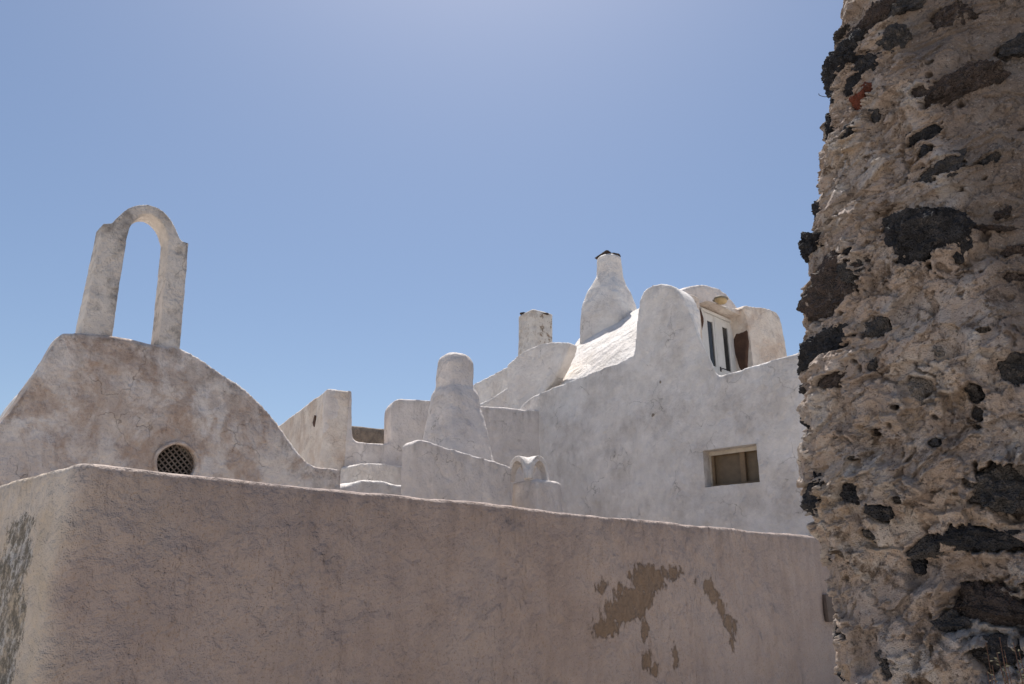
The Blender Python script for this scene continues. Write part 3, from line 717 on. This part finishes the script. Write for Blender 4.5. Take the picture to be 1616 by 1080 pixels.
# embedded stones: photo position, width, height (photo pixels), turn in degrees, stone kind
stones = [(1343, 105, 66, 66, 20, 'lava'), (1379, 103, 46, 36, -20, 'lava'), (1336, 62, 28, 26, 0, 'slate'), (1322, 150, 24, 22, 0, 'lava'), (1350, 135, 46, 34, 0, 'lava'),
          (1398, 30, 80, 60, 25, 'brownstone'), (1368, 48, 40, 30, 0, 'brownstone'), (1425, 18, 60, 34, 0, 'slate'), (1500, 18, 76, 56, 10, 'brownstone'), (1420, 66, 40, 50, 20, 'slate'),
          (1367, 158, 38, 30, 40, 'brick'), (1381, 186, 14, 22, 20, 'slate'), (1349, 212, 34, 26, -5, 'lava'), (1455, 214, 58, 34, 12, 'lava'), (1461, 244, 26, 22, 20, 'lava'),
          (1505, 135, 130, 52, 8, 'brownstone'), (1452, 150, 24, 40, 0, 'brownstone'), (1492, 272, 68, 46, 12, 'slate'), (1558, 250, 44, 24, 20, 'slate'), (1305, 205, 14, 60, -12, 'lava'), (1303, 258, 26, 40, 15, 'lava'),
          (1291, 330, 24, 42, 0, 'lava'), (1286, 388, 34, 48, 0, 'lava'), (1462, 375, 104, 112, 15, 'lava'), (1512, 372, 40, 50, 0, 'lava'), (1315, 462, 92, 88, 20, 'brownstone'),
          (1350, 440, 34, 40, 0, 'slate'), (1303, 550, 78, 56, 5, 'lava'), (1322, 600, 40, 26, 0, 'brownstone'), (1391, 515, 38, 44, 25, 'slate'), (1360, 397, 18, 16, 0, 'lava'),
          (1600, 55, 70, 44, 20, 'slate'), (1385, 579, 18, 18, 0, 'slate'), (1452, 609, 30, 38, 10, 'greystone'), (1532, 618, 28, 40, 0, 'slate'), (1533, 655, 18, 30, 0, 'slate'),
          (1604, 585, 44, 60, 10, 'slate'), (1612, 565, 40, 26, 0, 'slate'), (1279, 796, 50, 66, 8, 'lava'), (1339, 778, 28, 30, 20, 'lava'), (1388, 806, 32, 34, 0, 'lava'), (1419, 786, 20, 18, 0, 'slate'),
          (1372, 840, 22, 18, 0, 'slate'), (1342, 868, 12, 14, 0, 'lava'), (1575, 765, 90, 80, 10, 'slate'), (1535, 850, 116, 40, -10, 'lava'), (1450, 862, 56, 26, 22, 'slate'), (1438, 892, 22, 28, 0, 'lava'),
          (1520, 950, 40, 60, 0, 'brownstone'), (1578, 965, 100, 56, -12, 'brownstone'), (1500, 985, 34, 30, 10, 'slate'), (1585, 1035, 70, 46, 0, 'slate'), (1606, 745, 34, 30, 0, 'greystone'), (1261, 662, 9, 30, 0, 'lava'),
          (1264, 615, 10, 16, 0, 'lava'), (1307, 887, 14, 14, 0, 'lava'), (1307, 1000, 16, 34, 0, 'lava'), (1317, 1075, 14, 16, 0, 'lava'), (1420, 1050, 16, 30, 0, 'slate'), (1350, 1000, 14, 12, 0, 'slate'),
          (1590, 330, 30, 20, 30, 'brownstone'), (1560, 355, 60, 12, -18, 'brownstone'), (1604, 390, 44, 22, 10, 'brownstone'), (1598, 432, 40, 18, -10, 'brownstone'), (1335, 345, 26, 14, 20, 'greystone'), (1465, 700, 18, 14, 0, 'slate'),
          (1375, 680, 12, 12, 0, 'brownstone'), (1560, 520, 22, 12, 0, 'greystone'), (1415, 640, 12, 10, 0, 'slate'), (1490, 560, 16, 12, 0, 'greystone'), (1345, 720, 12, 10, 0, 'slate')]
D_ = np.zeros(len(AA)); stone_d = np.full(len(AA), 9.); warp = fbm(np.stack([AA * 14, ZZ * 14, ZZ * 0], 1), 3, 77) * .55 + fbm(np.stack([AA * 45, ZZ * 45, ZZ * 0], 1), 3, 78) * .22
placed = []
for k, (cx, cy, w, h, ang, kind) in enumerate(stones):
    dd = (ppx - cx) ** 2 + (ppy - cy) ** 2 + np.where(facing, 0, 1e7); i = int(np.argmin(dd))
    dist = math.sqrt(BX[i] ** 2 + BY[i] ** 2)
    sc = 1 / F * BY[i] * cP * 1.03
    face = abs(NX[i] * BX[i] + NY[i] * BY[i]) / dist
    aw = w / 2 * sc / max(face, .45); hh = h / 2 * sc * .97
    placed.append((i, aw, hh, ang, kind, face))
    ca, sa = math.cos(R(ang)), math.sin(R(ang))
    a_ = (AA - AA[i]); z_ = (ZZ - ZZ[i]); near = (np.abs(a_) < aw * 2.5 + .1) & (np.abs(z_) < hh * 2.5 + .1)
    u_ = (a_ * ca + z_ * sa) / aw; v_ = (-a_ * sa + z_ * ca) / hh
    r_ = np.sqrt(u_ ** 2 + v_ ** 2) + warp
    stone_d = np.where(near, np.minimum(stone_d, r_), stone_d)
# mortar relief
P3 = np.stack([AA, ZZ, AA * 0 + 3.3], 1)
rt = R(52); qa = AA * math.cos(rt) + ZZ * math.sin(rt); qb = -AA * math.sin(rt) + ZZ * math.cos(rt)
Q3 = np.stack([qa * .55, qb, qa * 0 + 1.7], 1)
wv = fbm(P3 * 6, 2, 5)
Q3w = Q3 + np.stack([wv * .06, wv * .05, wv * 0], 1)
big = fbm(P3 * 1.7, 2, 90); mid_ = fbm(Q3w * 4.2, 3, 91); rg_ = ridged(Q3w * 6.5, 4, 92)
layer = fbm(P3 * 5 + np.stack([wv, wv, wv * 0], 1) * .5, 5, 93, .58)
lay2 = fbm(P3 * 9 + 5, 5, 94, .6)
sst = lambda x, a, b: np.clip((x - a) / (b - a), 0, 1) ** 2 * (3 - 2 * np.clip((x - a) / (b - a), 0, 1))
# the upper right of the face kept more of its flat render
flat = sst(ppx + 30 * wv - (1395 + (ppy - 40) * .36), 0, 70) * sst(-ppy, -640, -470) * .85
rel = .045 * big + (1 - flat) * (.056 * mid_ + .012 * rg_) + (1 - .5 * flat) * (.026 * sst(layer, -.03, .05) + .012 * sst(lay2, .02, .07))
lump = worley(P3 * 26, 8)[0]
fine = .006 * fbm(P3 * 22, 3, 95, .6) + .0050 * fbm(P3 * 70, 2, 96) + .004 * (1 - lump) * sst(layer, 0, .3)
hole = sst(fbm(P3 * 13, 2, 97), .62, .72)
fine = fine * (.35 + .65 * sst(fbm(P3 * 2.6, 2, 203), -.15, .2)) * (.3 + .7 * sst(AA, iv0 + .33, iv0 + .62))
hollow = np.zeros(len(AA))
for hx_, hy_, hw_, hh_, hd_ in ((1565, 965, 95, 58, .10), (1585, 775, 60, 50, .07), (1540, 905, 60, 26, .04), (1345, 790, 28, 40, .05), (1590, 1040, 50, 30, .05), (1450, 900, 30, 30, .04),
                                (1525, 640, 26, 40, .05), (1440, 600, 60, 30, .03), (1560, 580, 40, 30, .03), (1395, 715, 40, 22, .03), (1480, 790, 40, 22, .035), (1330, 640, 30, 40, .025), (1420, 240, 25, 60, .03)):
    rr_ = np.sqrt(((ppx - hx_) / hw_) ** 2 + ((ppy - hy_) / hh_) ** 2) + warp * .6
    hollow = np.maximum(hollow, hd_ * (1 - sst(rr_, .72, 1.0)))
D_ = rel + fine * (1 - .4 * flat) - .03 * hole - hollow
def facets(p, s):
    i = np.floor(p).astype(np.int64); f1 = np.full(len(p), 9.); out = np.zeros(len(p))
    for a in (-1, 0, 1):
        for b in (-1, 0, 1):
            for c in (-1, 0, 1):
                j = i + np.array([a, b, c]); h = _h(j[:, 0], j[:, 1], j[:, 2], s); h2 = _h(j[:, 0], j[:, 1], j[:, 2], s + 9)
                q = j + np.stack([(h & 1023) / 1023, ((h >> 10) & 1023) / 1023, ((h >> 20) & 1023) / 1023], 1)
                df = p - q; d = (df ** 2).sum(1)
                v = df[:, 0] * ((h2 & 1023) / 511.5 - 1) + df[:, 1] * (((h2 >> 10) & 1023) / 511.5 - 1) + .7 * (((h2 >> 20) & 1023) / 511.5 - 1)
                out = np.where(d < f1, v, out); f1 = np.minimum(f1, d)
    return out
W3 = P3 + .035 * np.stack([fbm(P3 * 9, 3, 201), fbm(P3 * 9, 3, 202), P3[:, 0] * 0], 1)
fa1 = facets(W3 * np.array([8, 8, 1.]), 11); fa2 = facets(W3 * np.array([21, 21, 1.]), 12); fa3 = facets(W3 * np.array([55, 55, 1.]), 13)
edgecalm = .25 + .75 * sst(AA, iv0 + .33, iv0 + .62)
rough_m = .12 + .88 * sst(fbm(P3 * 2.6, 2, 203), -.15, .2)
D_ = D_ + (1 - .8 * flat) * (.026 * fa1 + (.008 * fa2 + .003 * fa3) * rough_m) * edgecalm
mk = 1 - sst(stone_d, .86, .96)
lip = np.exp(-((stone_d - 1.12) / .16) ** 2)
D_ = D_ * (1 - .6 * mk) - .045 * mk + .010 * lip
D_ = D_ - .30 * .0022 * np.clip(ppx + 25 * wv - (1425 + (ppy - 40) * .24), 0, 260) * sst(-ppy, -760, -520)
crust = np.clip((rel - .03) / .06, 0, 1)
# keep the outline where the photograph has it: measure the relieved edge row by row and shift the plan
q3 = base3 + np.stack([NX * D_, NY * D_, D_ * 0], 1); qx, qy = proj(q3); rowmin = qx.reshape(nz, na).min(1); rowy = qy.reshape(nz, na)[np.arange(nz), qx.reshape(nz, na).argmin(1)]
kw = np.ones(61) / 61; rm = np.convolve(np.pad(rowmin, 30, 'edge'), kw, 'valid')
target = np.interp(rowy, [a_[0] for a_ in sil], [a_[1] for a_ in sil]); shift = np.clip(np.where(Zs > .9, (target - rm) / F * 3.0, 0), -.2, .2)
shift[Zs <= .9] = shift[Zs > .9][0]; BX = BX + np.repeat(shift, na); BX = BX
PX = BX + NX * D_; PY_ = BY + NY * D_
# sag of the relief: undercut ledges
PZ = ZZ - .22 * np.clip(D_, 0, .1) + .010 * fbm(P3 * 8, 2, 99)
PZ = np.where(ZZ < .02, 0, PZ)
rb = (float(sx[0] + .5), 2.7, 0)
rubble = empty('rubble_wall', rb, 'rough ruined wall of crumbling mortar and black lava stones filling the right side', 'wall')
me = bpy.data.meshes.new('mortar')
# close the solid with a back sheet so the wall has thickness
co = np.stack([PX - rb[0], PY_ - rb[1], PZ], 1)
idx = np.arange(na * nz).reshape(nz, na)
quads = np.stack([idx[:-1, :-1], idx[:-1, 1:], idx[1:, 1:], idx[1:, :-1]], -1).reshape(-1, 4)
# lid: top row to a line set back
back0 = len(co); bx_back = BX[-na:] - NX[-na:] * .0
topb = np.stack([BX[-na:] - NX[-na:] * .45 - rb[0] + .2, BY[-na:] - NY[-na:] * .45 - rb[1], ZZ[-na:] + .05], 1)
co = np.concatenate([co, topb]); ti = np.arange(back0, back0 + na)
quads = np.concatenate([quads, np.stack([idx[-1, :-1], idx[-1, 1:], ti[1:], ti[:-1]], -1)])
me.vertices.add(len(co)); me.vertices.foreach_set('co', co.astype(np.float32).ravel())
me.loops.add(quads.size); me.loops.foreach_set('vertex_index', quads.ravel().astype(np.int32))
me.polygons.add(len(quads)); me.polygons.foreach_set('loop_start', np.arange(0, quads.size, 4, dtype=np.int32))
me.update(calc_edges=True); me.validate()
for nme, v in (('crust', crust), ('flat', flat), ('hole', np.maximum(hole, mk))):
    a = me.attributes.new(nme, 'FLOAT', 'POINT'); a.data.foreach_set('value', np.concatenate([v, np.zeros(na)]).astype(np.float32))
me.shade_smooth()
t = NT('crumbling_mortar')
c = t.mix(t.ramp(t.noise(2.2, 6, .62), .38, .62), (.54, .415, .33), (.45, .36, .305))
c = t.mix(t.ramp(t.noise(3.3, 6, .7), .54, .64, 0, .8), c, (.46, .33, .22))
c = t.mix(t.ramp(t.noise(5, 7, .7, dist=.5), .50, .60), c, (.57, .49, .43))
c = t.mix(t.math('MULTIPLY', t.attr('crust'), t.ramp(t.noise(12, 5, .65), .42, .6)), c, (.66, .59, .53))
c = t.mix(t.ramp(t.noise(7, 8, .75), .55, .64), c, (.19, .14, .105))
c = t.mix(t.math('MULTIPLY', t.attr('flat'), t.ramp(t.noise(3, 6, .65), .3, .6, .7, 1)), c, t.mix(t.ramp(t.noise(6, 8, .75), .42, .58), (.13, .105, .09), (.26, .20, .16)))
c = t.mix(t.ramp(t.noise(60, 3, .6), .58, .68, 0, .75), c, (.085, .065, .055))
c = t.mix(t.ramp(t.noise(95, 2, .5), .62, .70, 0, .55), c, (.50, .45, .41))
c = t.mix(t.math('MULTIPLY', t.attr('hole'), .7), c, (.10, .08, .07))
b1 = t.bump(t.noise(45, 6, .7), .016); b2 = t.bump(t.noise(190, 3, .6), .010, prev=b1)
me.materials.append(t.done(c, b2))
mo = link(bpy.data.objects.new('mortar', me), rubble)
for k, (i, aw, hh, ang, kind, face) in enumerate(placed):
    n_ = Vector((NX[i], NY[i], 0)); a_ = Vector((-n_.y, n_.x, 0))
    if a_.x < 0: a_ = -a_
    ca, sa = math.cos(R(ang)), math.sin(R(ang)); e1 = a_ * ca + UP * sa; e2 = -a_ * sa + UP * ca
    dep = min(aw, hh) * 1.0 + .015; local = float(rel[i]) - 1.6 * float(hollow[i]) - .30 * .0022 * min(max(float(ppx[i]) - (1425 + (float(ppy[i]) - 40) * .24), 0), 260) / .55 * (1 if ppy[i] < 600 else 0)
    c_ = Vector((BX[i], BY[i], ZZ[i])) + n_ * (local * .55 - dep * .33 + ((-.035 if stones[k][2] > 60 else -.003) if stones[k][0] < 1340 and hh > .02 else 0))
    obj('stone' if kind != 'brick' else 'brick', rock_bm(c_, (e1, e2, n_), (aw * 1.35, hh * 1.35, dep), 100 + k, 6 if aw > .08 else 5, .35, 1.), M[kind], rubble)
# bent wire sticking out near the top
w_ = [onY(x, y, 3.1) for x, y in curve([(1322, 142), (1314, 149), (1304, 153), (1294, 151), (1292, 148)], 4)]
obj('wire', tube_bm(w_, .0016, 6), M['iron'], rubble)

# ------------------------------------------------------------------ dry scrubby plant at the foot of the rubble wall
rnd = random.Random(5)
pb = onY(1600, 1130, 2.15); plant = empty('dry_plant', (pb.x, pb.y, 0), 'small dry scrubby plant with thin reddish stems at the bottom right corner', 'plant')
stem = bmesh.new(); leaf_b = bmesh.new()
for k in range(26):
    tgt = onY(rnd.uniform(1555, 1660), rnd.uniform(1005, 1075), 2.1 + rnd.uniform(-.07, .08)) 
    b_ = Vector((pb.x + rnd.uniform(-.08, .1), pb.y + rnd.uniform(-.05, .05), 0.0)); m_ = (b_ + tgt) / 2 + Vector((rnd.uniform(-.05, .05), rnd.uniform(-.03, .03), 0))
    pts = [b_ * (1 - s) ** 2 + m_ * 2 * s * (1 - s) + tgt * s * s for s in [j / 8 for j in range(9)]]
    merge_bm(stem, tube_bm(pts, .0028, 5, .0009))
    for j in range(34):
        s = .70 + .3 * rnd.random(); p = b_ * (1 - s) ** 2 + m_ * 2 * s * (1 - s) + tgt * s * s
        dr = Vector((rnd.gauss(0, 1), rnd.gauss(0, 1), rnd.uniform(0, 1.4))).normalized(); sd = dr.orthogonal().normalized()
        l_ = rnd.uniform(.007, .014); w2 = l_ * .22
        vs5 = [leaf_b.verts.new(q) for q in (p, p + dr * l_ * .5 + sd * w2, p + dr * l_, p + dr * l_ * .5 - sd * w2)]; leaf_b.faces.new(vs5)
obj('stems', stem, plain('reddish_stem', (.13, .07, .05)), plant); obj('leaves', leaf_b, plain('dull_green_leaf', (.07, .085, .045), (.13, .08, .055)), plant, smooth=False)
